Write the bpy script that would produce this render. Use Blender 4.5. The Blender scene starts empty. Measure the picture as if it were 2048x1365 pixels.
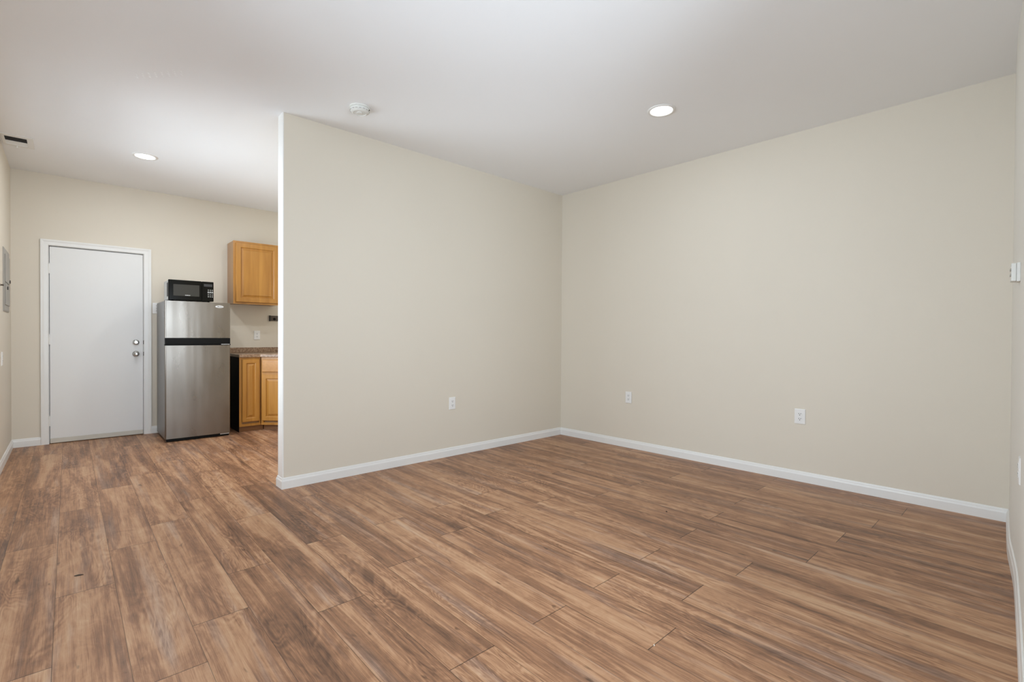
import bpy, bmesh, math, random
from mathutils import Vector, Matrix
random.seed(7)
S = bpy.context.scene
COL = S.collection

# ------------------------------------------------------------------ camera
F_PX, YAW, PITCH, ROLL, CAM_H = 969.22, 0.829562, 0.009955, 0.005519, 1.15
fw = Vector((math.cos(YAW), math.sin(YAW), 0)); rt = Vector((math.sin(YAW), -math.cos(YAW), 0)); up = Vector((0, 0, 1))
f2 = fw * math.cos(PITCH) - up * math.sin(PITCH); u2 = up * math.cos(PITCH) + fw * math.sin(PITCH)
r3 = rt * math.cos(ROLL) + u2 * math.sin(ROLL); u3 = u2 * math.cos(ROLL) - rt * math.sin(ROLL)
cd = bpy.data.cameras.new('camera'); cam = bpy.data.objects.new('camera', cd); COL.objects.link(cam)
M = Matrix((r3, u3, -f2)).transposed().to_4x4(); M.translation = Vector((0, 0, CAM_H)); cam.matrix_world = M
cd.sensor_width = 36; cd.lens = F_PX / 2048 * 36; cd.clip_start = 0.01
S.camera = cam

# ------------------------------------------------------------------ world, daylight, exposure
w = bpy.data.worlds.new('sky'); S.world = w; w.use_nodes = True
w.node_tree.nodes['Background'].inputs[0].default_value = (0.80, 0.93, 1.08, 1)
w.node_tree.nodes['Background'].inputs[1].default_value = 0.4
S.view_settings.view_transform = 'Standard'; S.view_settings.look = 'None'
S.view_settings.exposure = 0.0; S.view_settings.gamma = 1.0; S.view_settings.use_curve_mapping = False

def area(name, loc, rot, sx, sy, energy, color, shape='RECTANGLE', spread=math.pi):
    l = bpy.data.lights.new(name, 'AREA'); l.shape = shape; l.size = sx; l.size_y = sy
    l.energy = energy; l.color = color; l.spread = spread
    o = bpy.data.objects.new(name, l); COL.objects.link(o); o.location = loc; o.rotation_euler = rot
    return o
DAY = (0.93, 1.09, 1.26)
DAY_L = (0.94, 1.08, 1.22)
LAMP = (0.95, 1.07, 1.20)
WARM = (1.00, 1.06, 1.13)
# daylight lamps outside the added, unseen windows (two in the left wall, one in the wall behind the camera)
area('daylight_left_window', (-0.62, 4.95, 1.50), (0, math.radians(-80), 0), 1.6, 1.75, 100, DAY_L)
area('daylight_near_left_window', (-0.62, 1.45, 1.45), (0, math.radians(-92), 0), 1.6, 1.9, 78, DAY)
area('daylight_front_window', (0.80, -1.30, 1.30), (math.radians(98), 0, 0), 1.9, 1.6, 106, DAY)

# ------------------------------------------------------------------ key dimensions (metres)
H = 2.80
YP, XE, PT = 3.807, 1.177, 0.107          # partition face, free end, thickness
XR0, XR1, YC = 4.267, 4.343, 0.125        # right wall at the partition / at the front corner
YB, XL = 6.958, -0.424                    # back wall, left wall
XK = 2.62                                 # kitchen's right wall
YA = -1.0                                 # alcove wall behind the camera
BB = 0.083                                # baseboard height

# ------------------------------------------------------------------ materials
def new_mat(name):
    m = bpy.data.materials.new(name); m.use_nodes = True
    nt = m.node_tree; return m, nt, nt.nodes['Principled BSDF']
def N(nt, kind, **kw):
    n = nt.nodes.new(kind)
    for k, v in kw.items():
        if k in n.inputs.keys() if isinstance(k, str) else False: n.inputs[k].default_value = v
        else: setattr(n, k, v)
    return n
def simple(name, col, rough=0.5, metal=0.0, bump=0.0, bscale=200, var=0.0, vscale=6, spec=0.5, emit=None, es=0):
    m, nt, b = new_mat(name)
    b.inputs['Base Color'].default_value = (*col, 1); b.inputs['Roughness'].default_value = rough
    b.inputs['Metallic'].default_value = metal; b.inputs['Specular IOR Level'].default_value = spec
    tc = N(nt, 'ShaderNodeTexCoord')
    if var:
        n = N(nt, 'ShaderNodeTexNoise'); n.inputs['Scale'].default_value = vscale; n.inputs['Detail'].default_value = 4
        nt.links.new(tc.outputs['Object'], n.inputs['Vector'])
        r = N(nt, 'ShaderNodeMapRange'); r.inputs[3].default_value = 1 - var; r.inputs[4].default_value = 1 + var
        nt.links.new(n.outputs['Fac'], r.inputs[0])
        mx = N(nt, 'ShaderNodeVectorMath', operation='SCALE'); mx.inputs[0].default_value = col
        nt.links.new(r.outputs[0], mx.inputs['Scale']); nt.links.new(mx.outputs[0], b.inputs['Base Color'])
    if bump:
        n = N(nt, 'ShaderNodeTexNoise'); n.inputs['Scale'].default_value = bscale; n.inputs['Detail'].default_value = 3
        nt.links.new(tc.outputs['Object'], n.inputs['Vector'])
        bp = N(nt, 'ShaderNodeBump'); bp.inputs['Strength'].default_value = bump; bp.inputs['Distance'].default_value = 0.002
        nt.links.new(n.outputs['Fac'], bp.inputs['Height']); nt.links.new(bp.outputs[0], b.inputs['Normal'])
    if emit:
        b.inputs['Emission Color'].default_value = (*emit, 1); b.inputs['Emission Strength'].default_value = es
    return m

MAT = {}
MAT['wall'] = simple('cream_wall_paint', (0.725, 0.655, 0.545), 0.6, bump=0.12, bscale=160, var=0.012, vscale=2.5)
MAT['wallpale'] = simple('pale_wall', (0.81, 0.78, 0.71), 0.6, bump=0.12, bscale=160, var=0.012, vscale=2.5)  # paler copy of the cream wall colour, for the front wall
MAT['ceil'] = simple('white_ceiling_paint', (0.90, 0.895, 0.885), 0.75, bump=0.10, bscale=120, var=0.01, vscale=2)
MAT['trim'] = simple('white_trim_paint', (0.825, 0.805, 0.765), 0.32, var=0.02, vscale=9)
MAT['door'] = simple('white_door_paint', (0.80, 0.785, 0.755), 0.42, bump=0.05, bscale=60, var=0.012, vscale=3)
MAT['sweep'] = simple('beige_door_sweep', (0.62, 0.58, 0.50), 0.5)
MAT['plate'] = simple('white_plastic', (0.84, 0.82, 0.785), 0.3)
MAT['slot'] = simple('dark_slot', (0.03, 0.027, 0.025), 0.6)
MAT['detector'] = simple('aged_white_plastic', (0.74, 0.73, 0.68), 0.4)
MAT['black'] = simple('black_plastic', (0.006, 0.0055, 0.005), 0.45, spec=0.12)
MAT['blackgloss'] = simple('black_glass', (0.006, 0.0055, 0.004), 0.15, spec=0.10)
MAT['mwindow'] = simple('smoked_oven_window', (0.042, 0.038, 0.030), 0.3, spec=0.12)
MAT['silver'] = simple('silver_painted_metal', (0.50, 0.49, 0.46), 0.38, metal=0.3)
MAT['mark'] = simple('light_print', (0.62, 0.60, 0.57), 0.5)
MAT['chrome'] = simple('satin_nickel', (0.42, 0.40, 0.37), 0.20, metal=1.0)
MAT['panel'] = simple('grey_panel_enamel', (0.36, 0.335, 0.295), 0.45, var=0.04, vscale=8)
MAT['bracket'] = simple('dark_bronze_metal', (0.085, 0.065, 0.05), 0.45, metal=0.4)
MAT['ventdark'] = simple('vent_shade', (0.045, 0.042, 0.038), 0.8)  # dark colour stands in for shade inside the duct
MAT['lens'] = simple('lit_lamp_lens', (0.9, 0.9, 0.9), 0.4, emit=(1.0, 0.985, 0.95), es=4.0)
MAT['chip'] = simple('white_paint_chip', (0.75, 0.68, 0.58), 0.7)
MAT['debris'] = simple('dark_brown_debris', (0.05, 0.03, 0.02), 0.8)
MAT['dab'] = simple('brighter_paint_dab', (0.90, 0.895, 0.88), 0.7)
MAT['outside'] = simple('window_frame_vinyl', (0.80, 0.80, 0.79), 0.35)

# window glass: clear pane that lets daylight through, with a fresnel reflection
m, nt, b = new_mat('window_glass'); nt.nodes.remove(b)
tr = N(nt, 'ShaderNodeBsdfTransparent'); gl = N(nt, 'ShaderNodeBsdfGlossy'); gl.inputs['Roughness'].default_value = 0.02
fr = N(nt, 'ShaderNodeFresnel'); mx = N(nt, 'ShaderNodeMixShader')
nt.links.new(fr.outputs[0], mx.inputs[0]); nt.links.new(tr.outputs[0], mx.inputs[1]); nt.links.new(gl.outputs[0], mx.inputs[2])
nt.links.new(mx.outputs[0], nt.nodes['Material Output'].inputs[0]); MAT['glass'] = m

# brushed stainless: vertical brush lines, smudges, slight waviness of the sheet
def steel(name, col, rough, wave=0.25):
    m, nt, b = new_mat(name); b.inputs['Metallic'].default_value = 1.0
    tc = N(nt, 'ShaderNodeTexCoord'); L = nt.links.new
    def noise(scale, sc, det=4):
        mp = N(nt, 'ShaderNodeMapping'); mp.inputs['Scale'].default_value = sc; L(tc.outputs['Object'], mp.inputs[0])
        n = N(nt, 'ShaderNodeTexNoise'); n.inputs['Scale'].default_value = scale; n.inputs['Detail'].default_value = det
        L(mp.outputs[0], n.inputs['Vector']); return n
    a = noise(60, (1.0, 1.0, 6.0)); s = noise(4, (1.5, 1, 0.6), 3); g = noise(2.0, (3.2, 1, 0.30), 2)
    r = N(nt, 'ShaderNodeMapRange'); r.inputs[1].default_value = 0.3; r.inputs[2].default_value = 0.7
    r.inputs[3].default_value = rough - 0.04; r.inputs[4].default_value = rough + 0.05
    L(s.outputs['Fac'], r.inputs[0]); L(r.outputs[0], b.inputs['Roughness'])
    mxc = N(nt, 'ShaderNodeMix', data_type='RGBA'); mxc.inputs[6].default_value = (*[c * 0.90 for c in col], 1); mxc.inputs[7].default_value = (*col, 1)
    rr = N(nt, 'ShaderNodeMapRange'); rr.inputs[1].default_value = 0.35; rr.inputs[2].default_value = 0.65
    L(s.outputs['Fac'], rr.inputs[0]); L(rr.outputs[0], mxc.inputs[0]); L(mxc.outputs[2], b.inputs['Base Color'])
    b1 = N(nt, 'ShaderNodeBump'); b1.inputs['Strength'].default_value = 0.05; b1.inputs['Distance'].default_value = 0.001; L(a.outputs['Fac'], b1.inputs['Height'])
    b2 = N(nt, 'ShaderNodeBump'); b2.inputs['Strength'].default_value = wave; b2.inputs['Distance'].default_value = 0.02; L(g.outputs['Fac'], b2.inputs['Height']); L(b1.outputs[0], b2.inputs['Normal'])
    L(b2.outputs[0], b.inputs['Normal']); return m
MAT['steel'] = steel('brushed_stainless', (0.255, 0.228, 0.197), 0.29, 0.20)
MAT['steelside'] = simple('grey_fridge_side', (0.21, 0.205, 0.20), 0.40, metal=0.35, bump=0.15, bscale=300, var=0.06, vscale=5)

# honey maple
def maple(name, dark, light, axis='Z', rough=0.33):
    m, nt, b = new_mat(name); L = nt.links.new; tc = N(nt, 'ShaderNodeTexCoord')
    mp = N(nt, 'ShaderNodeMapping'); sc = {'Z': (22, 22, 1.6), 'X': (1.6, 22, 22)}[axis]; mp.inputs['Scale'].default_value = sc
    L(tc.outputs['Object'], mp.inputs[0])
    n = N(nt, 'ShaderNodeTexNoise'); n.inputs['Scale'].default_value = 1.0; n.inputs['Detail'].default_value = 6; n.inputs['Distortion'].default_value = 0.8
    L(mp.outputs[0], n.inputs['Vector'])
    mp2 = N(nt, 'ShaderNodeMapping'); mp2.inputs['Scale'].default_value = tuple(s * 0.55 if s > 5 else 0.02 for s in sc); L(tc.outputs['Object'], mp2.inputs[0])
    n2 = N(nt, 'ShaderNodeTexNoise'); n2.inputs['Scale'].default_value = 1.0; n2.inputs['Detail'].default_value = 1; L(mp2.outputs[0], n2.inputs['Vector'])
    ad = N(nt, 'ShaderNodeMath', operation='ADD'); L(n.outputs['Fac'], ad.inputs[0]); L(n2.outputs['Fac'], ad.inputs[1])
    rr = N(nt, 'ShaderNodeMapRange'); rr.inputs[1].default_value = 0.4; rr.inputs[2].default_value = 1.3; L(ad.outputs[0], rr.inputs[0])
    mxc = N(nt, 'ShaderNodeMix', data_type='RGBA'); mxc.inputs[6].default_value = (*dark, 1); mxc.inputs[7].default_value = (*light, 1)
    L(rr.outputs[0], mxc.inputs[0]); L(mxc.outputs[2], b.inputs['Base Color']); b.inputs['Roughness'].default_value = rough
    b.inputs['Coat Weight'].default_value = 0.25; b.inputs['Coat Roughness'].default_value = 0.2
    return m
MAT['maple'] = maple('honey_maple', (0.31, 0.118, 0.012), (0.50, 0.232, 0.040))
MAT['maplex'] = maple('honey_maple_cross', (0.36, 0.145, 0.025), (0.52, 0.245, 0.055), 'X')
MAT['maplek'] = maple('toe_kick_maple', (0.21, 0.082, 0.022), (0.28, 0.12, 0.038), 'X', 0.5)
MAT['mapleedge'] = maple('maple_side_laminate', (0.30, 0.145, 0.050), (0.40, 0.21, 0.085))
MAT['gapshade'] = simple('gap_shade_panel', (0.010, 0.007, 0.005), 0.6, spec=0.15)  # near-black stands in for the shade in the gap beside the fridge

# speckled brown laminate
m, nt, b = new_mat('speckled_brown_laminate'); L = nt.links.new; tc = N(nt, 'ShaderNodeTexCoord')
v = N(nt, 'ShaderNodeTexNoise'); v.inputs['Scale'].default_value = 170; v.inputs['Detail'].default_value = 5; L(tc.outputs['Object'], v.inputs['Vector'])
v2 = N(nt, 'ShaderNodeTexNoise'); v2.inputs['Scale'].default_value = 45; v2.inputs['Detail'].default_value = 3; L(tc.outputs['Object'], v2.inputs['Vector'])
ad = N(nt, 'ShaderNodeMath', operation='ADD'); L(v.outputs['Fac'], ad.inputs[0]); L(v2.outputs['Fac'], ad.inputs[1])
hf = N(nt, 'ShaderNodeMath', operation='MULTIPLY'); hf.inputs[1].default_value = 0.5; L(ad.outputs[0], hf.inputs[0])
cr = N(nt, 'ShaderNodeValToRGB'); e = cr.color_ramp.elements
e[0].position = 0.36; e[0].color = (0.13, 0.065, 0.032, 1); e[1].position = 0.62; e[1].color = (0.50, 0.36, 0.25, 1)
x = e.new(0.5); x.color = (0.29, 0.175, 0.10, 1)
L(hf.outputs[0], cr.inputs[0]); L(cr.outputs[0], b.inputs['Base Color']); b.inputs['Roughness'].default_value = 0.28; MAT['counter'] = m

# laminate floor planks: UV is metres inside a plank, colour attribute is per-plank random
def floor_material():
    m, nt, b = new_mat('walnut_laminate_planks'); L = nt.links.new
    uv = N(nt, 'ShaderNodeUVMap', uv_map='plank_uv'); at = N(nt, 'ShaderNodeAttribute', attribute_name='plank_seed')
    sx = N(nt, 'ShaderNodeSeparateXYZ'); L(uv.outputs[0], sx.inputs[0])
    sc = N(nt, 'ShaderNodeSeparateColor'); L(at.outputs['Color'], sc.inputs[0])
    def math_(op, a, bb, c=None):
        n = N(nt, 'ShaderNodeMath', operation=op)
        for i, q in enumerate((a, bb, c)):
            if q is None: continue
            if isinstance(q, (int, float)): n.inputs[i].default_value = q
            else: L(q, n.inputs[i])
        return n.outputs[0]
    X, Y = sx.outputs[0], sx.outputs[1]; R, G, B = sc.outputs[0], sc.outputs[1], sc.outputs[2]
    cx = math_('MULTIPLY_ADD', R, 37.0, X); cy = math_('MULTIPLY_ADD', G, 53.0, Y)
    def vec(ax, ay):
        c = N(nt, 'ShaderNodeCombineXYZ'); L(math_('MULTIPLY', cx, ax), c.inputs[0]); L(math_('MULTIPLY', cy, ay), c.inputs[1]); L(math_('MULTIPLY', B, 19.0), c.inputs[2]); return c.outputs[0]
    def noise(ax, ay, det, dist=0.0, rough=0.55):
        n = N(nt, 'ShaderNodeTexNoise'); n.inputs['Scale'].default_value = 1; n.inputs['Detail'].default_value = det
        n.inputs['Distortion'].default_value = dist; n.inputs['Roughness'].default_value = rough; L(vec(ax, ay), n.inputs['Vector']); return n.outputs['Fac']
    broad = noise(10.5, 0.9, 4, 0.8)                    # light / dark bands along the board
    streak = noise(60, 1.25, 7, 0.8, 0.66)              # darker streaks
    fine = noise(330, 9, 4, 0.3, 0.7)                 # pores
    patch = noise(9, 4.5, 6, 1.6, 0.65)                     # blotches across the grain
    field = noise(6.0, 1.3, 3, 0.7)                  # cathedral rings
    rings = math_('SINE', math_('MULTIPLY', field, 120.0), 0)
    ringm = math_('MULTIPLY', math_('ADD', rings, 1.0), 0.5)
    figm = N(nt, 'ShaderNodeMapRange'); figm.inputs[1].default_value = 0.46; figm.inputs[2].default_value = 0.60; L(noise(5.0, 1.0, 1), figm.inputs[0])
    t = math_('MULTIPLY', broad, 0.52)
    t = math_('MULTIPLY_ADD', streak, 0.36, t)
    t = math_('MULTIPLY_ADD', fine, 0.24, t)
    t = math_('MULTIPLY_ADD', patch, 0.23, t)
    t = math_('SUBTRACT', t, 0.06)
    t = math_('MULTIPLY_ADD', math_('MULTIPLY', math_('SUBTRACT', ringm, 0.6), figm.outputs[0]), 0.065, t)
    t = math_('MULTIPLY_ADD', math_('SUBTRACT', B, 0.5), 0.06, t)
    cr = N(nt, 'ShaderNodeValToRGB'); e = cr.color_ramp.elements
    e[0].position = 0.43; e[0].color = (0.110, 0.058, 0.036, 1); e[1].position = 0.80; e[1].color = (0.590, 0.388, 0.248, 1)
    for p, c in ((0.515, (0.206, 0.108, 0.064, 1)), (0.595, (0.318, 0.168, 0.098, 1)), (0.665, (0.452, 0.258, 0.152, 1))):
        q = e.new(p); q.color = c
    L(t, cr.inputs[0])
    # greyer streaks
    gm = N(nt, 'ShaderNodeMapRange'); gm.inputs[1].default_value = 0.54; gm.inputs[2].default_value = 0.72; gm.inputs[4].default_value = 0.55; L(noise(16, 1.0, 3, 0.5), gm.inputs[0])
    hs = N(nt, 'ShaderNodeHueSaturation'); hs.inputs['Saturation'].default_value = 0.62; hs.inputs['Value'].default_value = 0.86; L(cr.outputs[0], hs.inputs['Color']); L(gm.outputs[0], hs.inputs['Fac'])
    # plank seams
    wx = 0.2015
    dx = math_('MINIMUM', X, math_('SUBTRACT', wx, X))
    yl = at2 = N(nt, 'ShaderNodeAttribute', attribute_name='plank_len').outputs['Fac']
    dy = math_('MINIMUM', Y, math_('SUBTRACT', yl, Y))
    se = N(nt, 'ShaderNodeMapRange'); se.inputs[1].default_value = 0.0006; se.inputs[2].default_value = 0.0016; se.inputs[3].default_value = 0.42; se.inputs[4].default_value = 1; L(dx, se.inputs[0])
    s2 = N(nt, 'ShaderNodeMapRange'); s2.inputs[1].default_value = 0.0009; s2.inputs[2].default_value = 0.0026; s2.inputs[3].default_value = 0.28; s2.inputs[4].default_value = 1; L(dy, s2.inputs[0])
    sm = math_('MULTIPLY', se.outputs[0], s2.outputs[0])
    fk = N(nt, 'ShaderNodeMapRange'); fk.inputs[1].default_value = 0.70; fk.inputs[2].default_value = 0.78; fk.inputs[3].default_value = 1.0; fk.inputs[4].default_value = 0.45; L(noise(24, 7, 2, 0.4), fk.inputs[0])   # small dark flecks
    sm2 = math_('MULTIPLY', sm, fk.outputs[0])
    hs2 = N(nt, 'ShaderNodeHueSaturation'); hs2.inputs['Saturation'].default_value = 1.08; hs2.inputs['Value'].default_value = 1.0; L(hs.outputs[0], hs2.inputs['Color'])
    vm = N(nt, 'ShaderNodeVectorMath', operation='SCALE'); L(hs2.outputs[0], vm.inputs[0]); L(sm2, vm.inputs['Scale'])
    L(vm.outputs[0], b.inputs['Base Color'])
    rr = N(nt, 'ShaderNodeMapRange'); rr.inputs[3].default_value = 0.36; rr.inputs[4].default_value = 0.52; L(streak, rr.inputs[0]); L(rr.outputs[0], b.inputs['Roughness'])
    bp = N(nt, 'ShaderNodeBump'); bp.inputs['Strength'].default_value = 0.25; bp.inputs['Distance'].default_value = 0.001
    L(math_('MULTIPLY_ADD', fine, 0.4, sm), bp.inputs['Height']); L(bp.outputs[0], b.inputs['Normal'])
    b.inputs['Specular IOR Level'].default_value = 0.4
    return m
MAT['floor'] = floor_material()

# ------------------------------------------------------------------ mesh builder
class MB:
    def __init__(self, mat=None):
        self.bm = bmesh.new(); self.M = mat or Matrix.Identity(4)
    def _v(self, p): return self.bm.verts.new(self.M @ Vector(p))
    def box(self, a, b):
        x0, y0, z0 = a; x1, y1, z1 = b
        v = [self._v(p) for p in ((x0, y0, z0), (x1, y0, z0), (x1, y1, z0), (x0, y1, z0), (x0, y0, z1), (x1, y0, z1), (x1, y1, z1), (x0, y1, z1))]
        for f in ((0, 3, 2, 1), (4, 5, 6, 7), (0, 1, 5, 4), (1, 2, 6, 5), (2, 3, 7, 6), (3, 0, 4, 7)): self.bm.faces.new([v[i] for i in f])
        return self
    def prism(self, pts, z0, z1):                      # pts in local XY, extruded along local Z
        lo = [self._v((x, y, z0)) for x, y in pts]; hi = [self._v((x, y, z1)) for x, y in pts]; n = len(pts)
        self.bm.faces.new(lo[::-1]); self.bm.faces.new(hi)
        for i in range(n): self.bm.faces.new((lo[i], lo[(i + 1) % n], hi[(i + 1) % n], hi[i]))
        return self
    def loft(self, loops, cap0=True, cap1=True):       # closed loops with equal counts
        L = [[self._v(p) for p in lp] for lp in loops]; n = len(L[0])
        for a, b in zip(L, L[1:]):
            for i in range(n): self.bm.faces.new((a[i], a[(i + 1) % n], b[(i + 1) % n], b[i]))
        if cap0: self.bm.faces.new(L[0][::-1])
        if cap1: self.bm.faces.new(L[-1])
        return self
    def lathe(self, prof, n=32, cx=0, cy=0, axis='Z', cap0=True, cap1=True, el=1.0):   # prof: (radius, height)
        loops = []
        for r, h in prof:
            lp = []
            for i in range(n):
                a = 2 * math.pi * i / n; c, s = r * math.cos(a), r * math.sin(a) * el
                lp.append((cx + c, cy + s, h) if axis == 'Z' else (cx + c, h, cy + s) if axis == 'Y' else (h, cx + c, cy + s))
            loops.append(lp)
        return self.loft(loops, cap0, cap1)
    def sweep(self, prof, path, side=1):               # prof (distance from wall, z); path in XY, room on the left
        n = len(path); rows = []
        for i in range(n):
            p = Vector(path[i])
            d0 = (p - Vector(path[i - 1])).normalized() if i else None
            d1 = (Vector(path[i + 1]) - p).normalized() if i < n - 1 else None
            n0 = Vector((-d0.y, d0.x)) if d0 else None; n1 = Vector((-d1.y, d1.x)) if d1 else None
            if n0 and n1:
                mm = (n0 + n1).normalized(); mm = mm / max(0.2, mm.dot(n0))
            else: mm = n0 or n1
            rows.append([(p.x + mm.x * d, p.y + mm.y * d, z) for d, z in prof])
        return self.loft(rows)
    def build(self, name, mat, parent=None, origin=None, bevel=0, smooth=False, seg=2):
        bm = self.bm
        bmesh.ops.recalc_face_normals(bm, faces=bm.faces[:])
        if bevel:
            es = [e for e in bm.edges if len(e.link_faces) == 2 and e.calc_face_angle(0) > 0.5]
            bmesh.ops.bevel(bm, geom=es, offset=bevel, segments=seg, affect='EDGES', profile=0.5, clamp_overlap=True)
        base = root_loc(parent) if parent else Vector(origin or (0, 0, 0))
        for v in bm.verts: v.co -= base
        if smooth:
            for f in bm.faces: f.smooth = True
        me = bpy.data.meshes.new(name); bm.to_mesh(me); bm.free(); me.materials.append(MAT[mat] if isinstance(mat, str) else mat)
        if smooth:
            try: me.set_sharp_from_angle(angle=math.radians(38))
            except Exception: pass
        o = bpy.data.objects.new(name, me); COL.objects.link(o)
        if parent: o.parent = parent
        else: o.location = base
        return o
def root_loc(o):
    while o.parent: o = o.parent
    return Vector(o.location)
def thing(name, label, cat, loc, group=None):
    o = bpy.data.objects.new(name, None); COL.objects.link(o); o.location = loc; o.empty_display_size = 0.05
    return tag(o, label, cat, group)
def tag(o, label, cat, group=None):
    o['label'] = label; o['category'] = cat
    if group: o['group'] = group
    return o
def struct(o, label=None, cat=None):
    o['kind'] = 'structure'
    if label: o['label'] = label; o['category'] = cat
    return o
def frame_at(o, u, n):                                 # local x along u, y outward n, z up
    u = Vector(u).normalized(); n = Vector(n).normalized()
    m = Matrix((u, n, Vector((0, 0, 1)))).transposed().to_4x4(); m.translation = Vector(o); return m

# ================================================================== setting
# ---- floor
W = 0.2015; X0 = -0.247; PL = 1.355
off = {0: 3.644, 1: 2.878, 2: 3.32, 3: 2.245, 4: 2.62, 5: 2.010, 6: 1.359, 7: 2.173, 8: 1.359, 9: 0.963, 10: 1.370, 11: 1.046, 12: 1.385,
       13: 0.983, 14: 1.383, 15: 0.80, 16: 1.40, 17: 0.767, 18: 1.418, 19: 0.681, 20: 1.43, 21: 0.60, 22: 1.45, -1: 3.1, -2: 2.4}
fx0, fx1, fy0, fy1 = XL - 0.1, XR1 + 0.1, YA - 0.12, YB + 0.1
bm = bmesh.new(); uvl = bm.loops.layers.uv.new('plank_uv'); cl = bm.loops.layers.float_color.new('plank_seed'); ll = bm.loops.layers.float.new('plank_len') if hasattr(bm.loops.layers, 'float') else None
for r in range(-2, 23):
    a = X0 + r * W; xa, xb = max(a, fx0), min(a + W, fx1)
    if xb <= xa: continue
    k0 = math.floor((fy0 - off[r]) / PL); y = off[r] + k0 * PL
    while y < fy1:
        ya, yb = max(y, fy0), min(y + PL, fy1)
        if yb > ya:
            seed = (random.random(), random.random(), random.random(), 1)
            f = bm.faces.new([bm.verts.new(p) for p in ((xa, ya, 0), (xb, ya, 0), (xb, yb, 0), (xa, yb, 0))])
            for lp in f.loops:
                lp[uvl].uv = (lp.vert.co.x - a, lp.vert.co.y - y); lp[cl] = seed; lp[ll] = PL
        y += PL
bmesh.ops.remove_doubles(bm, verts=bm.verts[:], dist=1e-5)
# thickness below the walking surface
lo = [bm.verts.new(p) for p in ((fx0, fy0, -0.06), (fx1, fy0, -0.06), (fx1, fy1, -0.06), (fx0, fy1, -0.06))]
hi = [bm.verts.new(p) for p in ((fx0, fy0, -0.001), (fx1, fy0, -0.001), (fx1, fy1, -0.001), (fx0, fy1, -0.001))]
bm.faces.new(lo[::-1])
for i in range(4): bm.faces.new((lo[i], lo[(i + 1) % 4], hi[(i + 1) % 4], hi[i]))
me = bpy.data.meshes.new('floor'); bm.to_mesh(me); bm.free(); me.materials.append(MAT['floor'])
fl = bpy.data.objects.new('floor', me); COL.objects.link(fl)
struct(fl, 'brown wood-look laminate plank floor of the whole room', 'floor')

# ---- ceiling
c = MB().box((fx0, fy0, H), (fx1, fy1, H + 0.1)).build('ceiling', 'ceil'); struct(c, 'white painted ceiling over the room and kitchen', 'ceiling')
# faint brighter dabs in a row
b_ = MB()
for i in range(8):
    t = i / 7; cx = 0.325 + 0.205 * t; cy = 3.925 - 0.235 * t
    for k in range(3):
        dx = 0.010 * (k - 1)
        b_.lathe([(0.006, H - 0.0012), (0.006, H + 0.001)], 8, cx + dx * 0.6 , cy + dx * 2.4)
b_.build('paint_dab', 'dab', c)

def holes_x(mb, y0, y1, xa, xb, holes, z1=H):          # wall running along X with rectangular holes (x0,x1,z0,z1)
    cur = xa
    for hx0, hx1, hz0, hz1 in sorted(holes):
        mb.box((cur, y0, 0), (hx0, y1, z1))
        if hz0 > 0: mb.box((hx0, y0, 0), (hx1, y1, hz0))
        mb.box((hx0, y0, hz1), (hx1, y1, z1)); cur = hx1
    mb.box((cur, y0, 0), (xb, y1, z1)); return mb
def holes_y(mb, x0, x1, ya, yb, holes, z1=H):
    cur = ya
    for hy0, hy1, hz0, hz1 in sorted(holes):
        mb.box((x0, cur, 0), (x1, hy0, z1))
        if hz0 > 0: mb.box((x0, hy0, 0), (x1, hy1, hz0))
        mb.box((x0, hy0, hz1), (x1, hy1, z1)); cur = hy1
    mb.box((x0, cur, 0), (x1, yb, z1)); return mb

DX0, DX1, DZ = -0.151, 0.637, 2.064
WL = (4.0, 5.85, 0.75, 2.35); WL2 = (0.4, 2.5, 0.75, 2.35)      # added windows in the left wall  (y0,y1,z0,z1)
WF = (-0.25, 1.75, 0.75, 2.35)     # added window behind the camera (x0,x1,z0,z1)
wb = holes_x(MB(), YB, YB + 0.1, XL - 0.1, XR1 + 0.1, [(DX0, DX1, 0, DZ)]).build('wall_back', 'wall'); struct(wb, 'cream kitchen wall holding the white door', 'wall')
wl = holes_y(MB(), XL - 0.1, XL, YA - 0.1, YB, [WL, WL2]).build('wall_left', 'wall'); struct(wl, 'cream left wall with the breaker panel', 'wall')
wr = MB().prism([(XR0, YP + PT), (XR1, YC - 0.02), (XR1 + 0.1, YC - 0.02), (XR0 + 0.1, YB), (XR0, YB)], 0, H).build('wall_right', 'wall'); struct(wr, 'large blank cream wall on the right with two outlets', 'wall')
# partition, with an added strip whose white imitates light on its end
wp = MB().prism([(XE, YP), (XR0 + 0.03, YP), (XR0 + 0.03, YP + PT), (XE, YP + PT)], 0, H).build('wall_partition', 'wall', bevel=0.0); struct(wp, 'cream partition wall ending in a free edge beside the kitchen', 'wall')
ec = MB().prism([(XE - 0.003, YP + 0.0015), (XE - 0.0005, YP - 0.0012), (XE + 0.004, YP - 0.0012), (XE + 0.004, YP - 0.0001), (XE + 0.0001, YP - 0.0001), (XE + 0.0001, YP + PT + 0.0001), (XE + 0.004, YP + PT + 0.0001), (XE + 0.004, YP + PT + 0.0012), (XE - 0.0005, YP + PT + 0.0012), (XE - 0.003, YP + PT - 0.0015)], BB * 0.9, H).build('end_light_strip', 'trim'); struct(ec, 'end strip of the partition wall, whitened for the light on it', 'trim')
wk = MB().box((XK, YP + PT, 0), (XK + 0.1, YB, H)).build('wall_kitchen', 'wall'); struct(wk, 'kitchen side wall behind the partition', 'wall')
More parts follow.
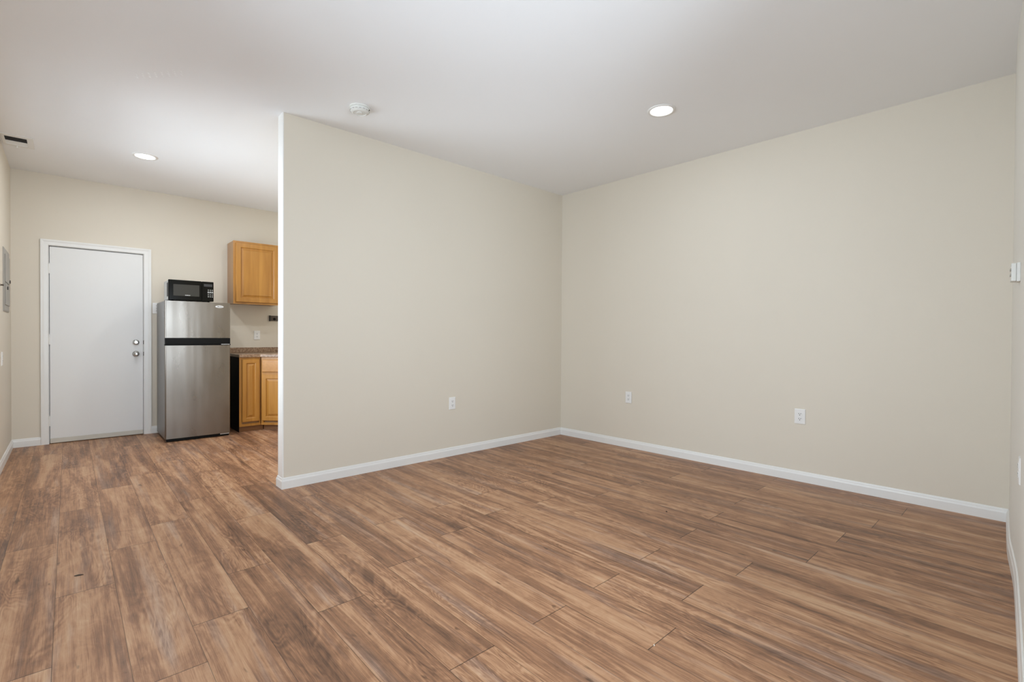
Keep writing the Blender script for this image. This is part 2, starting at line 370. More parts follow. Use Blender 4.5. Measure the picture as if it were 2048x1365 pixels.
# front wall: slightly bowed, then the alcove where the photographer stands
bow = [(1.95, 0.012), (2.344, 0.027), (2.715, 0.041), (3.017, 0.053), (3.20, 0.061), (3.335, 0.070), (3.43, 0.078), (3.53, 0.086), (3.63, 0.0945), (3.73, 0.101), (3.86, 0.107), (4.007, 0.113), (XR1, YC)]
wf = MB()
wf.prism(bow + [(XR1 + 0.1, YC), (XR1 + 0.1, -0.1), (1.95, -0.1)], 0, H)
wf.box((1.95, YA, 0), (2.05, -0.1, H))
holes_x(wf, YA - 0.1, YA, XL, 2.05, [WF])
wf = wf.build('wall_front', 'wallpale'); struct(wf, 'cream wall along the right edge of the photo, slightly bowed', 'wall')

# ---- windows (unseen, added to light the room)
def window(name, label, mtx, wd, z0, z1):
    fr_ = MB(mtx)
    for a, b in (((0, -0.08, z0), (0.05, 0.0, z1)), ((wd - 0.05, -0.08, z0), (wd, 0.0, z1)), ((0.05, -0.08, z0), (wd - 0.05, 0.0, z0 + 0.05)), ((0.05, -0.08, z1 - 0.05), (wd - 0.05, 0.0, z1))): fr_.box(a, b)
    f = fr_.build(name, 'outside', None, mtx.translation, bevel=0.003); struct(f, label, 'window')
    s_ = MB(mtx); s_.box((wd / 2 - 0.025, -0.078, z0 + 0.05), (wd / 2 + 0.025, -0.045, z1 - 0.05)); s_.build('mullion', 'outside', f)
    MB(mtx).box((0.05, -0.070, z0 + 0.05), (wd / 2 - 0.025, -0.066, z1 - 0.05)).build('pane', 'glass', f)
    MB(mtx).box((wd / 2 + 0.025, -0.070, z0 + 0.05), (wd - 0.05, -0.066, z1 - 0.05)).build('pane', 'glass', f)
    return f
window('added_window_1', 'wide unseen window added in the left wall to light the room', frame_at((XL, WL[0], 0), (0, 1, 0), (1, 0, 0)), WL[1] - WL[0], WL[2], WL[3])
window('added_window_3', 'second unseen window added in the left wall for more daylight', frame_at((XL, WL2[0], 0), (0, 1, 0), (1, 0, 0)), WL2[1] - WL2[0], WL2[2], WL2[3])
window('added_window_2', 'wide unseen window added behind the camera for daylight', frame_at((WF[0], YA, 0), (1, 0, 0), (0, 1, 0)), WF[1] - WF[0], WF[2], WF[3])

# ---- baseboards
PROF = [(0.0, 0.0), (0.013, 0.0), (0.013, 0.056), (0.0115, 0.061), (0.0085, 0.067), (0.0075, 0.074), (0.0055, 0.080), (0.002, BB), (0.0, BB)]
def base(name, label, *paths):
    mb = MB()
    for p in paths: mb.sweep(PROF, p)
    o = mb.build(name, 'trim'); struct(o, label, 'baseboard'); return o
base('baseboard_partition', 'white baseboard along the partition and round its end', [(XR0 - 0.013, YP), (XE, YP), (XE, YP + PT), (XK - 0.7, YP + PT)])
base('baseboard_right', 'white baseboard along the large right wall', [(XR1, YC + 0.003), (XR0, YP)])
base('baseboard_front', 'white wavy baseboard at the lower right edge of the photo', [p for p in bow[:-1]] + [(XR1 - 0.013, YC - 0.0005)])
base('baseboard_left', 'white baseboard along the left wall', [(XL, YB - 0.013), (XL, YA)])
base('baseboard_back', 'white baseboard on the door wall', [(-0.2115, YB), (XL, YB)], [(1.44, YB), (0.7065, YB)])

# ---- door in the back wall
CAS = 0.061
tr_ = MB()
def casing_leg(x_in, x_out):                            # profiled casing leg
    s = 1 if x_out > x_in else -1; wd = abs(x_out - x_in)
    return [(x_in, YB), (x_in, YB - 0.009), (x_in + s * 0.006, YB - 0.013), (x_in + s * wd * 0.55, YB - 0.014), (x_in + s * wd * 0.8, YB - 0.018), (x_out, YB - 0.018), (x_out, YB)]
def casing(mb):
    xi0, xi1, xo0, xo1 = DX0 - 0.001, DX1 + 0.001, -0.211, 0.706
    zi, zo = DZ + 0.002, 2.126
    prof = [(0, 0), (0, 0.009), (0.006, 0.013), (0.034, 0.014), (0.049, 0.018), (CAS, 0.018), (CAS, 0)]
    loops = []
    for k, (x_in, z_in, sx_, sz_) in enumerate(((xi0, 0.0, -1, 0), (xi0, zi, -1, 1), (xi1, zi, 1, 1), (xi1, 0.0, 1, 0))):
        wx_ = (xi0 - xo0) if sx_ < 0 else (xo1 - xi1)
        loops.append([(x_in + sx_ * d * wx_ / CAS, YB - t, z_in + sz_ * d * (zo - zi) / CAS) for d, t in prof])
    mb.loft(loops)
casing(tr_)
# jamb: lining of the opening plus the stop behind the slab
for a, b in (((DX0 - 0.001, YB, 0), (DX0 + 0.003, YB + 0.1, DZ)), ((DX1 - 0.003, YB, 0), (DX1 + 0.001, YB + 0.1, DZ)), ((DX0, YB, DZ - 0.002), (DX1, YB + 0.1, DZ + 0.002)),
             ((DX0, YB + 0.046, 0), (DX0 + 0.02, YB + 0.1, DZ)), ((DX1 - 0.02, YB + 0.046, 0), (DX1, YB + 0.1, DZ)), ((DX0, YB + 0.046, DZ - 0.02), (DX1, YB + 0.1, DZ)), ((DX0, YB + 0.046, -0.001), (DX1, YB + 0.1, 0.012))): tr_.box(a, b)
struct(tr_.build('trim_1', 'trim'), 'white casing round the kitchen door', 'door casing')
slab = MB().box((DX0 + 0.008, YB + 0.002, 0.055), (DX1 - 0.006, YB + 0.044, DZ - 0.009)).build('door_1', 'door', None, (DX0, YB, 0), bevel=0.001); struct(slab, 'flat white hinged door in the back wall', 'door')
MB().box((DX0 + 0.008, YB - 0.004, 0.006), (DX1 - 0.006, YB + 0.040, 0.0545)).build('door_sweep', 'sweep', slab, bevel=0.003)
for z in (1.825, 1.086, 0.237):
    h = MB(); h.lathe([(0.0065, z - 0.05), (0.0065, z + 0.05)], 12, DX0 + 0.004, YB - 0.006)
    h.lathe([(0.002, z + 0.05), (0.005, z + 0.052), (0.004, z + 0.057), (0.001, z + 0.060)], 10, DX0 + 0.004, YB - 0.006)
    h.box((DX0 + 0.004, YB - 0.001, z - 0.05), (DX0 + 0.016, YB + 0.004, z + 0.05))
    h.build('hinge', 'trim', slab, smooth=True)
kx, kz = 0.566, 0.926
k = MB(); k.lathe([(0.033, YB + 0.002), (0.033, YB - 0.003), (0.029, YB - 0.008), (0.014, YB - 0.011), (0.012, YB - 0.030), (0.017, YB - 0.036), (0.026, YB - 0.046), (0.028, YB - 0.056), (0.024, YB - 0.064), (0.010, YB - 0.067), (0.009, YB - 0.064), (0.001, YB - 0.064)], 32, kx, kz, 'Y')
k.build('door_knob', 'chrome', slab, smooth=True)
dz_ = 1.057
d = MB(); d.lathe([(0.031, YB + 0.002), (0.031, YB - 0.006), (0.027, YB - 0.012), (0.016, YB - 0.014), (0.015, YB - 0.020), (0.001, YB - 0.020)], 32, 0.567, dz_, 'Y')
d.build('deadbolt', 'chrome', slab, smooth=True)
MB().box((0.563, YB - 0.034, dz_ - 0.013), (0.571, YB - 0.018, dz_ + 0.013)).build('thumb_turn', 'chrome', slab.children[-1], bevel=0.002)
for z in (kz, dz_): MB().box((DX1 - 0.005, YB - 0.0035, z - 0.022), (DX1 + 0.006, YB + 0.001, z + 0.022)).build('strike_plate', 'bracket', slab)

# ================================================================== things on walls
def outlet(name, label, mtx, group=None, switch=False, wd=0.072, ht=0.117):
    """wall plate: local x across, y out of the wall, z up, centred on the origin"""
    root = thing(name, label, 'light switch' if switch else 'outlet', mtx.translation, group)
    p = MB(mtx); a, c_ = wd / 2, ht / 2
    p.loft([[(-a, 0.0, -c_), (a, 0.0, -c_), (a, 0.0, c_), (-a, 0.0, c_)], [(-a, 0.0035, -c_), (a, 0.0035, -c_), (a, 0.0035, c_), (-a, 0.0035, c_)],
            [(-a + 0.004, 0.0062, -c_ + 0.004), (a - 0.004, 0.0062, -c_ + 0.004), (a - 0.004, 0.0062, c_ - 0.004), (-a + 0.004, 0.0062, c_ - 0.004)]])
    p.build('wall_plate', 'plate', root)
    if switch:
        t = MB(mtx); t.box((-0.006, 0.006, -0.013), (0.006, 0.008, 0.013)); t.build('bezel', 'plate', root)
        t = MB(mtx); t.loft([[(-0.004, 0.007, -0.004), (0.004, 0.007, -0.004), (0.004, 0.007, 0.008), (-0.004, 0.007, 0.008)], [(-0.003, 0.017, 0.004), (0.003, 0.017, 0.004), (0.003, 0.017, 0.010), (-0.003, 0.017, 0.010)]]); t.build('toggle', 'plate', root)
        for z in (-0.03, 0.03): MB(mtx).lathe([(0.003, 0.006), (0.003, 0.0072)], 10, 0, z, 'Y').build('screw', 'slot', root)
        return root
    for s in (-1, 1):
        zc = s * 0.0195
        r_ = MB(mtx); pts = [(-0.0165, -0.009), (-0.011, -0.014), (0.011, -0.014), (0.0165, -0.009), (0.0165, 0.009), (0.011, 0.014), (-0.011, 0.014), (-0.0165, 0.009)]
        r_.loft([[(x_, 0.006, zc + z_) for x_, z_ in pts], [(x_, 0.0082, zc + z_) for x_, z_ in pts]])
        rc = r_.build('receptacle', 'plate', root)
        q = MB(mtx); q.box((-0.0085, 0.008, zc - 0.001), (-0.0052, 0.0086, zc + 0.008)); q.box((0.0052, 0.008, zc - 0.000), (0.0085, 0.0086, zc + 0.008)); q.lathe([(0.0032, 0.008), (0.0032, 0.0086)], 10, 0, zc - 0.0075, 'Y')
        q.build('socket_slots', 'slot', rc)
    MB(mtx).lathe([(0.0028, 0.006), (0.0028, 0.0072)], 10, 0, 0, 'Y').build('screw', 'plate', root)
    return root
nY = (0, -1, 0)
outlet('wall_outlet', 'white duplex outlet low on the cream partition wall', frame_at((2.7115, YP, 0.503), (1, 0, 0), nY))
dR = Vector((XR0 - XR1, YP - YC, 0)).normalized(); nR = Vector((-dR.y, dR.x, 0))
def on_right(y, z): return frame_at((XR1 + (y - YC) * (XR0 - XR1) / (YP - YC), y, z), -dR, nR)
outlet('wall_outlet', 'white duplex outlet on the right wall, nearer the corner with the partition', on_right(2.885, 0.521))
outlet('wall_outlet', 'white duplex outlet on the right wall, farther from the corner and larger in view', on_right(1.298, 0.52), wd=0.078, ht=0.120)
outlet('wall_outlet', 'small outlet on the kitchen wall above the speckled backsplash', frame_at((1.827, YB, 1.144), (1, 0, 0), nY))
outlet('light_switch', 'white switch plate between the white door and the fridge, half hidden', frame_at((0.754, YB, 1.451), (1, 0, 0), nY), switch=True, ht=0.125)
outlet('wall_outlet', 'outlet plate seen edge-on at the right edge of the photo', frame_at((3.10, 0.0563, 0.570), (0.999, 0.044, 0), (-0.044, 0.999, 0)))
outlet('wall_outlet', 'plate seen edge-on at the left edge of the photo, below the breaker panel', frame_at((XL, 6.018, 0.932), (0, -1, 0), (1, 0, 0)))

# thermostat box on the front wall near the right corner
tx, tz = 3.38, 1.470
mt = frame_at((tx, 0.0735, tz), (0.997, 0.075, 0), (-0.075, 0.997, 0))
t = thing('thermostat', 'small white thermostat box at the right edge beside the corner', 'thermostat', mt.translation)
MB(mt).box((-0.045, 0, -0.045), (0.045, 0.013, 0.045)).build('mounting_plate', 'detector', t, bevel=0.002)
MB(mt).box((-0.043, 0.0135, -0.043), (0.043, 0.031, 0.043)).build('cover', 'detector', t, bevel=0.003)
for z in (-0.012, 0.014): MB(mt).box((-0.040, 0.031, z - 0.005), (0.02, 0.0335, z + 0.005)).build('button', 'panel', t)

# breaker panel on the left wall
bp_ = frame_at((XL, 6.395, 1.63), (0, -1, 0), (1, 0, 0))
t = thing('breaker_panel', 'grey metal breaker panel set in the left wall', 'electrical panel', bp_.translation)
p = MB(bp_); a, c_ = 0.245, 0.282
p.loft([[(-a, 0, -c_), (a, 0, -c_), (a, 0, c_), (-a, 0, c_)], [(-a, 0.006, -c_), (a, 0.006, -c_), (a, 0.006, c_), (-a, 0.006, c_)], [(-a + 0.012, 0.011, -c_ + 0.012), (a - 0.012, 0.011, -c_ + 0.012), (a - 0.012, 0.011, c_ - 0.012), (-a + 0.012, 0.011, c_ - 0.012)]])
p.build('panel_frame', 'panel', t)
for z0, z1, lx, lz in ((-0.022, 0.225, -0.185, 0.005), (-0.225, -0.034, 0.06, -0.07)):
    dd = MB(bp_).box((-0.205, 0.011, z0), (0.205, 0.017, z1)).build('panel_door', 'panel', t, bevel=0.002)
    MB(bp_).box((lx - 0.013, 0.0165, lz - 0.015), (lx + 0.013, 0.023, lz + 0.015)).build('latch', 'slot', dd, bevel=0.003)
# small dark knob at the very edge of the photo
t = MB(frame_at((XL, 5.968, 1.562), (0, -1, 0), (1, 0, 0))).lathe([(0.009, 0), (0.009, 0.003), (0.005, 0.005), (0.005, 0.010), (0.008, 0.012), (0.009, 0.016), (0.005, 0.019), (0.001, 0.0195)], 20, 0, 0, 'Y').build('wall_peg', 'bracket', None, (XL, 5.968, 1.562), smooth=True)
tag(t, 'small dark peg on the left wall at the photo edge', 'peg')

# dark bracket on the kitchen wall
t = thing('wall_bracket', 'dark metal mounting plate on the kitchen wall under the wall cabinet', 'bracket', (2.05, YB, 1.372))
MB().box((1.985, YB - 0.012, 1.336), (2.16, YB, 1.406)).build('plate', 'bracket', t, bevel=0.002)
MB().box((1.972, YB - 0.030, 1.333), (1.990, YB, 1.408)).build('end_cap', 'slot', t, bevel=0.003)
MB().lathe([(0.017, YB - 0.011), (0.017, YB - 0.016), (0.012, YB - 0.020), (0.001, YB - 0.020)], 18, 2.038, 1.362, 'Y').build('screw_knob', 'black', t)

# ================================================================== ceiling fittings
def downlight(label, x, y, r, energy, col=LAMP):
    t = thing('recessed_downlight', label, 'ceiling light', (x, y, H), 'recessed ceiling lights')
    MB().lathe([(r, H), (r, H - 0.003), (r * 0.96, H - 0.0065), (r * 0.83, H - 0.0075), (r * 0.78, H - 0.004), (r * 0.78, H)], 48, x, y, cap0=False, cap1=False).build('trim_ring', 'trim', t, smooth=True)
    MB().lathe([(r * 0.785, H - 0.001), (r * 0.78, H - 0.0045), (r * 0.5, H - 0.007), (0.001, H - 0.0085)], 48, x, y, cap0=True, cap1=False).build('lens', 'lens', t, smooth=True)
    l = area('lamp', (0, 0, -0.012), (0, 0, 0), r * 1.5, r * 1.5, energy, col, 'DISK'); l.parent = t
    return t
downlight('lit recessed ceiling light over the empty living area', 3.188, 1.886, 0.099, 3)
downlight('lit recessed ceiling light in front of the kitchen door', 0.528, 5.625, 0.097, 10, WARM)
downlight('unseen ceiling light added near the camera to brighten the room', 0.5, 1.9, 0.098, 11)  # added lamp out of view, fills in light near the camera
downlight('unseen ceiling light added behind the partition to brighten the kitchen', 1.75, 5.2, 0.098, 9, WARM)  # added lamp out of view, lights the kitchen side

sx_, sy_ = 1.561, 3.352
t = thing('smoke_detector', 'round white smoke detector on the ceiling by the partition', 'smoke detector', (sx_, sy_, H))
MB().lathe([(0.073, H), (0.073, H - 0.008), (0.070, H - 0.010)], 40, sx_, sy_).build('base_plate', 'detector', t, smooth=True)
MB().lathe([(0.066, H - 0.010), (0.069, H - 0.014), (0.069, H - 0.022), (0.063, H - 0.032), (0.050, H - 0.040), (0.046, H - 0.041), (0.044, H - 0.038), (0.020, H - 0.038), (0.018, H - 0.042), (0.001, H - 0.042)], 40, sx_, sy_).build('cover', 'detector', t, smooth=True)
v = MB()
for i in range(16):
    a = 2 * math.pi * i / 16; v.M = Matrix.Translation((sx_, sy_, 0)) @ Matrix.Rotation(a, 4, 'Z'); v.box((0.066, -0.008, H - 0.0285), (0.0677, 0.008, H - 0.0255))
v.build('vent_slots', 'panel', t)
MB().lathe([(0.004, H - 0.018), (0.004, H - 0.024)], 10, sx_ + 0.048, sy_ - 0.050).build('indicator', 'slot', t)

vx0, vx1, vy0, vy1 = -0.411, -0.217, 5.772, 6.098
t = thing('ceiling_vent', 'white ceiling air register in the far left corner', 'air vent', ((vx0 + vx1) / 2, (vy0 + vy1) / 2, H))
f = MB(); z0, z1 = H - 0.007, H
f.box((vx0, vy0, z0), (vx1, vy0 + 0.052, z1)); f.box((vx0, vy1 - 0.040, z0), (vx1, vy1, z1)); f.box((vx0, vy0 + 0.052, z0), (vx0 + 0.020, vy1 - 0.040, z1)); f.box((vx1 - 0.040, vy0 + 0.052, z0), (vx1, vy1 - 0.040, z1)); f.box((vx0 + 0.02, 5.945, z0), (vx1 - 0.04, 5.965, z1))
f.build('register_frame', 'trim', t, bevel=0.0015)
MB().box((vx0 + 0.018, vy0 + 0.05, H - 0.0015), (vx1 - 0.038, vy1 - 0.038, H + 0.0)).build('dark_duct_plate', 'ventdark', t)  # flat dark plate painted as the shaded duct
lv = MB()
for i in range(5):
    y = 5.838 + i * 0.025; lv.box((vx0 + 0.02, y, H - 0.0060), (vx1 - 0.04, y + 0.0015, H - 0.0018))
lv.build('open_louvre', 'ventdark', t)
lv = MB()
for i in range(6):
    y = 5.966 + i * 0.0155
    lv.loft([[(x_, y, H - 0.0050), (x_, y + 0.0155, H - 0.0036), (x_, y + 0.0155, H - 0.0016), (x_, y, H - 0.0016)] for x_ in (vx0 + 0.02, vx1 - 0.04)])
lv.build('closed_louvre', 'trim', t)
MB().box((-0.330, 6.075, H - 0.022), (-0.322, 6.085, H - 0.006)).build('damper_lever', 'trim', t)

# ================================================================== kitchen
# ---- refrigerator
FX0, FX1, FY = 0.749, 1.360, 6.232
t = thing('refrigerator', 'stainless two-door fridge with black handle band beside the white door', 'fridge', ((FX0 + FX1) / 2, 6.55, 0))
FZ = 1.508
MB().box((FX0 + 0.004, FY + 0.058, 0.028), (FX1 - 0.004, 6.885, FZ)).build('cabinet_body', 'steelside', t, bevel=0.006)
MB().box((FX0 + 0.008, FY + 0.046, 0.035), (FX1 - 0.008, FY + 0.058, FZ - 0.006)).build('door_gasket', 'black', t)
def fridge_door(name, z0, z1):
    m = MB(); r = 0.014
    pts = [(FX0, FY + 0.046), (FX0, FY + r + 0.004)]
    for i in range(1, 6):
        a = math.pi / 2 * i / 6; pts.append((FX0 + r - r * math.cos(a), FY + r + 0.004 - r * math.sin(a)))
    n = 10
    for i in range(n + 1):
        s = i / n; pts.append((FX0 + r + (FX1 - FX0 - 2 * r) * s, FY + 0.004 - 0.004 * (1 - (2 * s - 1) ** 2)))
    for i in range(1, 6):
        a = math.pi / 2 * i / 6; pts.append((FX1 - r + r * math.sin(a), FY + r + 0.004 - r * math.cos(a)))
    pts += [(FX1, FY + r + 0.004), (FX1, FY + 0.046)]
    m.prism(pts, z0, z1); return m.build(name, 'steel', t, smooth=True)
up_d = fridge_door('freezer_door', 1.112, FZ - 0.001)
lo_d = fridge_door('fresh_food_door', 0.036, 1.030)
MB().box((FX0 + 0.002, FY + 0.003, 1.046), (FX1 - 0.001, FY + 0.046, 1.1115)).build('handle_band', 'black', up_d, bevel=0.003)
MB().box((FX0 - 0.002, FY - 0.004, 1.0305), (FX1 + 0.001, FY + 0.046, 1.0455)).build('handle_lip', 'black', lo_d, bevel=0.003)
mk = MB(); x_ = FX1 - 0.092
for i, wd in enumerate((5, 3, 6, 5, 4, 6, 3, 5, 7, 4, 5, 6, 4)):
    mk.box((x_, FY - 0.0048, 1.0375), (x_ + wd * 0.001, FY - 0.0035, 1.0445)); x_ += wd * 0.001 + 0.0016
mk.build('printed_lettering', 'mark', lo_d)
ex, ez = 1.252, 1.462
o_ = MB(); o_.lathe([(0.041, FY + 0.002), (0.041, FY - 0.002), (0.038, FY - 0.004)], 36, ex, ez, 'Y', el=0.34); bd = o_.build('badge', 'mark', up_d, smooth=True)
q = MB(); q.lathe([(0.0055, FY - 0.0035), (0.0055, FY - 0.0050)], 12, ex - 0.015, ez + 0.001, 'Y', el=0.85)
for i in range(6): q.box((ex - 0.008 + i * 0.0050, FY - 0.0050, ez - 0.003 + (0.0 if i % 2 else 0.0005)), (ex - 0.0045 + i * 0.0050, FY - 0.0035, ez + 0.0025))
q.build('badge_lettering', 'slot', bd)
MB().box((FX0 + 0.012, FY + 0.020, 0.006), (FX1 - 0.012, FY + 0.050, 0.034)).build('toe_grille', 'black', t)
MB().box((FX1 - 0.10, FY + 0.010, 0.022), (FX1 - 0.01, FY + 0.05, 0.034)).build('lower_hinge', 'silver', t, bevel=0.002)
for x_, y_ in ((FX0 + 0.05, FY + 0.09), (FX1 - 0.05, FY + 0.09), (FX0 + 0.05, 6.84), (FX1 - 0.05, 6.84)):
    MB().lathe([(0.018, 0.0), (0.020, 0.008), (0.012, 0.010), (0.010, 0.030)], 14, x_, y_).build('foot', 'black', t)

# ---- microwave on the fridge
MX0, MX1, MY, MZ0, MZ1 = 0.784, 1.203, 6.272, 1.518, 1.737
t = thing('microwave', 'black-fronted countertop microwave standing on top of the fridge', 'microwave', ((MX0 + MX1) / 2, 6.45, FZ))
MB().box((MX0 + 0.004, MY + 0.026, MZ0 + 0.004), (MX1 - 0.004, MY + 0.345, MZ1 - 0.003)).build('case', 'silver', t, bevel=0.006)
MB().box((MX0 + 0.0025, MY + 0.055, MZ0 + 0.040), (MX0 + 0.0045, MY + 0.125, MZ1 - 0.030)).build('side_vent', 'black', t)
dr = MB().box((MX0, MY, MZ0), (MX0 + 0.305, MY + 0.025, MZ1)).build('door', 'blackgloss', t, bevel=0.006)
MB().box((MX0 + 0.045, MY - 0.0015, MZ0 + 0.048), (MX0 + 0.282, MY + 0.003, MZ1 - 0.048)).build('door_window', 'mwindow', dr, bevel=0.0008)
q = MB(); x_ = MX0 + 0.150
for wd, ht in ((5, 8), (4, 6), (4, 6), (5, 8), (5, 6), (6, 6), (7, 6)):
    q.M = Matrix.Identity(4); q.loft([[(x_ + k_ + hh * 0.25, y_, MZ0 + 0.053 + hh) for k_, hh in ((0, 0), (wd * 0.001, 0), (wd * 0.001, ht * 0.001), (0, ht * 0.001))] for y_ in (MY - 0.0015, MY - 0.0022)]); x_ += wd * 0.001 + 0.0016
q.build('logo', 'mark', dr)
cp = MB().box((MX0 + 0.3055, MY, MZ0), (MX1, MY + 0.025, MZ1)).build('control_panel', 'blackgloss', t, bevel=0.006)
gx = [MX1 - 0.052, MX1 - 0.033, MX1 - 0.014]
for r_i, (zz, hh, mat_) in enumerate(((0.128, 0.007, 'panel'), (0.114, 0.005, 'panel'), (0.100, 0.009, 'mark'), (0.080, 0.005, 'panel'), (0.067, 0.005, 'panel'), (0.052, 0.007, 'silver'))):
    for g in gx: MB().box((g - (0.0075 if mat_ == 'mark' else 0.005), MY - 0.0012, MZ0 + zz - hh / 2), (g + (0.0075 if mat_ == 'mark' else 0.005), MY + 0.002, MZ0 + zz + hh / 2)).build('button', mat_, cp)
MB().box((MX0 + 0.325, MY - 0.001, MZ1 - 0.055), (MX1 - 0.014, MY + 0.002, MZ1 - 0.027)).build('display', 'slot', cp)
for x_, y_ in ((MX0 + 0.04, MY + 0.06), (MX1 - 0.04, MY + 0.06), (MX0 + 0.04, MY + 0.31), (MX1 - 0.04, MY + 0.31)):
    MB().lathe([(0.010, FZ), (0.012, MZ0 + 0.006)], 12, x_, y_).build('foot', 'black', t)

# ---- cabinet doors
def panel_door(mtx, parent, name, x0, x1, z0, z1, th=0.019, st=0.055, mats=('maple', 'maple')):
    """frame-and-raised-panel door in local frame: x across, y outward, z up"""
    m = MB(mtx)
    def rect(i, y): return [(x0 + i, y, z0 + i), (x1 - i, y, z0 + i), (x1 - i, y, z1 - i), (x0 + i, y, z1 - i)]
    m.loft([rect(0, 0.001), rect(0, th - 0.004), rect(0.004, th), rect(st - 0.006, th), rect(st, th - 0.004), rect(st + 0.003, th - 0.0125)], cap0=True, cap1=True)
    d = m.build(name, mats[0], parent)
    p = MB(mtx); j = st + 0.004
    p.loft([rect(j, th - 0.013), rect(j, th - 0.0115), rect(j + 0.007, th - 0.011), rect(j + 0.024, th - 0.003), rect(j + 0.0255, th + 0.0005)], cap0=True, cap1=True)
    p.build('raised_panel', mats[1], d)
    return d

# ---- wall cabinet
CX0, CX1, CYF, CZ0, CZ1 = 1.483, 2.016, 6.655, 1.530, 2.300
t = thing('wall_cabinet', 'honey maple wall cabinet with one raised-panel door above the counter', 'cabinet', ((CX0 + CX1) / 2, YB, CZ0))
MB().box((CX0 + 0.002, CYF + 0.019, CZ0 + 0.004), (CX1 - 0.002, YB, CZ1 - 0.002)).build('carcass', 'mapleedge', t)
ff = MB(); y0, y1 = CYF, CYF + 0.019
ff.box((CX0, y0, CZ0), (CX0 + 0.038, y1, CZ1)); ff.box((CX1 - 0.038, y0, CZ0), (CX1, y1, CZ1)); ff.box((CX0 + 0.038, y0, CZ0), (CX1 - 0.038, y1, CZ0 + 0.038)); ff.box((CX0 + 0.038, y0, CZ1 - 0.038), (CX1 - 0.038, y1, CZ1))
ff.build('face_frame', 'maple', t)
mw = frame_at((CX0, CYF, 0), (1, 0, 0), nY)
panel_door(mw, t, 'door', 0.025, CX1 - CX0 - 0.022, CZ0 + 0.022, CZ1 - 0.022, st=0.058)

# ---- narrow base cabinet
BX0, BX1, BYF, CT = 1.476, 1.706, 6.345, 0.882
t = thing('base_cabinet', 'narrow maple base cabinet with one door next to the fridge', 'cabinet', ((BX0 + BX1) / 2, 6.65, 0))
MB().box((BX0, BYF + 0.019, 0.075), (BX1 - 0.001, YB - 0.002, CT)).build('carcass', 'mapleedge', t)
MB().box((BX0 - 0.003, BYF + 0.004, 0.0), (BX0 - 0.0002, YB - 0.002, CT)).build('end_panel', 'gapshade', t)['label'] = 'end panel facing the fridge, coloured dark for the gap shade'
ff = MB(); y0, y1 = BYF, BYF + 0.019
ff.box((BX0, y0, 0.065), (BX0 + 0.026, y1, CT)); ff.box((BX1 - 0.018, y0, 0.065), (BX1 - 0.001, y1, CT)); ff.box((BX0 + 0.026, y0, 0.065), (BX1 - 0.018, y1, 0.095)); ff.box((BX0 + 0.026, y0, CT - 0.03), (BX1 - 0.018, y1, CT))
ff.build('face_frame', 'maple', t)
panel_door(frame_at((BX0, BYF, 0), (1, 0, 0), nY), t, 'door', 0.028, BX1 - BX0 - 0.016, 0.118, CT - 0.024, st=0.048)
MB().box((BX0, 6.392, 0), (BX1 + 0.040, 6.404, 0.0745)).build('toe_kick', 'maplek', t)

# ---- corner sink base, its face turned 45 degrees
t = thing('corner_cabinet', 'diagonal maple corner cabinet with a drawer front over a door', 'cabinet', (2.1, 6.4, 0))
dg = 0.43                                              # visible diagonal runs on behind the partition
P0 = Vector((BX1 + 0.001, BYF, 0)); u45 = Vector((1, -1, 0)).normalized(); n45 = Vector((-1, -1, 0)).normalized()
DL = 0.43
P1 = P0 + u45 * DL
body = [(P0.x + 0.0135, BYF + 0.0135), (P1.x + 0.0135, P1.y + 0.0135), (XK - 0.002, P1.y + 0.0135), (XK - 0.002, YB - 0.002), (P0.x + 0.0135, YB - 0.002)]
MB().prism([(x_ + 0.001, y_) for x_, y_ in body], 0.075, CT).build('carcass', 'mapleedge', t)
md = frame_at(P0, u45, n45); md2 = md @ Matrix.Translation((0, -0.019, 0))
ff = MB(md2)
ff.box((0.006, 0, 0.065), (0.036, 0.019, CT)); ff.box((DL - 0.036, 0, 0.065), (DL, 0.019, CT)); ff.box((0.036, 0, 0.065), (DL - 0.036, 0.019, 0.095)); ff.box((0.036, 0, CT - 0.03), (DL - 0.036, 0.019, CT)); ff.box((0.036, 0, 0.672), (DL - 0.036, 0.019, 0.71))
ff.build('face_frame', 'maple', t)
ds = md
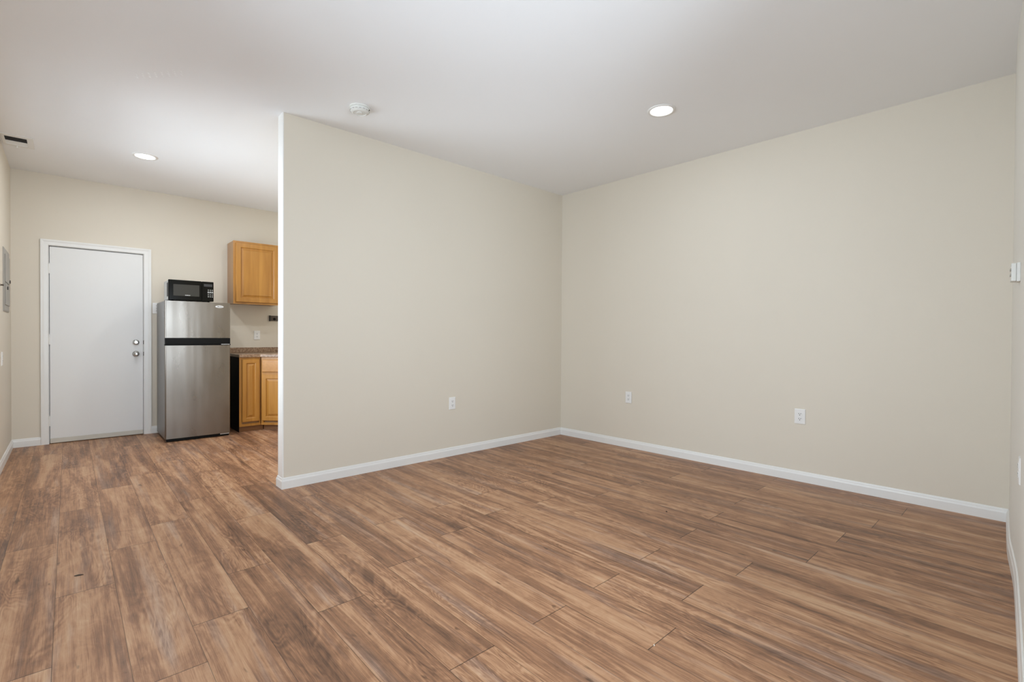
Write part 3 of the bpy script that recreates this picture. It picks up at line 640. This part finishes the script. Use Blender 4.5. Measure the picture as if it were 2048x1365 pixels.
dw = MB(ds); dw.loft([[(i0, y_, z_) for i0, z_ in ((0.024 + i, 0.703 + i), (DL - 0.024 - i, 0.703 + i), (DL - 0.024 - i, 0.852 - i), (0.024 + i, 0.852 - i))] for i, y_ in ((0, 0.001), (0, 0.014), (0.006, 0.019))]); dw.build('drawer_front', 'maplex', t)
panel_door(ds, t, 'door', 0.024, DL - 0.024, 0.117, 0.672, st=0.052)
MB(md).box((0.003, -0.075, 0), (DL, -0.063, 0.075)).build('toe_kick', 'maplek', t)

# ---- countertop with backsplash
t = thing('countertop', 'speckled brown laminate countertop running along the kitchen corner', 'countertop', (2.0, 6.6, CT))
ov = 0.028
a0 = (BX0 - 0.008, BYF - ov); e0 = P0 + n45 * ov
k1 = P0.x - 0.0116
pts = [a0, (k1, BYF - ov), (P1.x - 0.0198 + 0.0, P1.y - 0.0198), (P1.x - 0.0198, 5.9 if P1.y > 5.9 else P1.y - 0.03), (XK - 0.003, 5.9 if P1.y > 5.9 else P1.y - 0.03), (XK - 0.003, YB - 0.003), (BX0 - 0.008, YB - 0.003)]
MB().prism(pts, CT + 0.0005, CT + 0.037).build('worktop', 'counter', t, bevel=0.006)
bs = MB(); bs.box((BX0 - 0.008, YB - 0.023, CT + 0.0375), (XK - 0.003, YB - 0.001, 0.985)); bs.box((XK - 0.022, 5.95, CT + 0.0375), (XK - 0.001, YB - 0.0235, 0.985)); bs.build('backsplash', 'counter', t, bevel=0.003)

# ================================================================== specks on the floor
def speck(name, label, mat, x, y, sc, rot):
    q = MB(Matrix.Translation((x, y, 0)) @ Matrix.Rotation(rot, 4, 'Z'))
    lo_ = [(-0.5, -0.06), (-0.2, -0.2), (0.15, -0.14), (0.5, -0.02), (0.2, 0.16), (-0.15, 0.2)]
    q.loft([[(a * sc, b * sc, 0.0) for a, b in lo_], [(a * sc * 0.9, b * sc * 0.9, 0.0025) for a, b in lo_]])
    tag(q.build(name, mat, None, (x, y, 0)), label, 'debris')
speck('paint_chip', 'tiny white chip lying on a plank joint near the lower right', 'chip', 1.607, 0.962, 0.012, 0.6)
speck('floor_speck', 'small dark speck on the floor in the middle of the living area', 'debris', 2.901, 1.654, 0.022, 0.9)
speck('leaf_scrap', 'dark leaf-like scrap on the planks at lower left', 'debris', 0.034, 3.079, 0.038, -0.4)
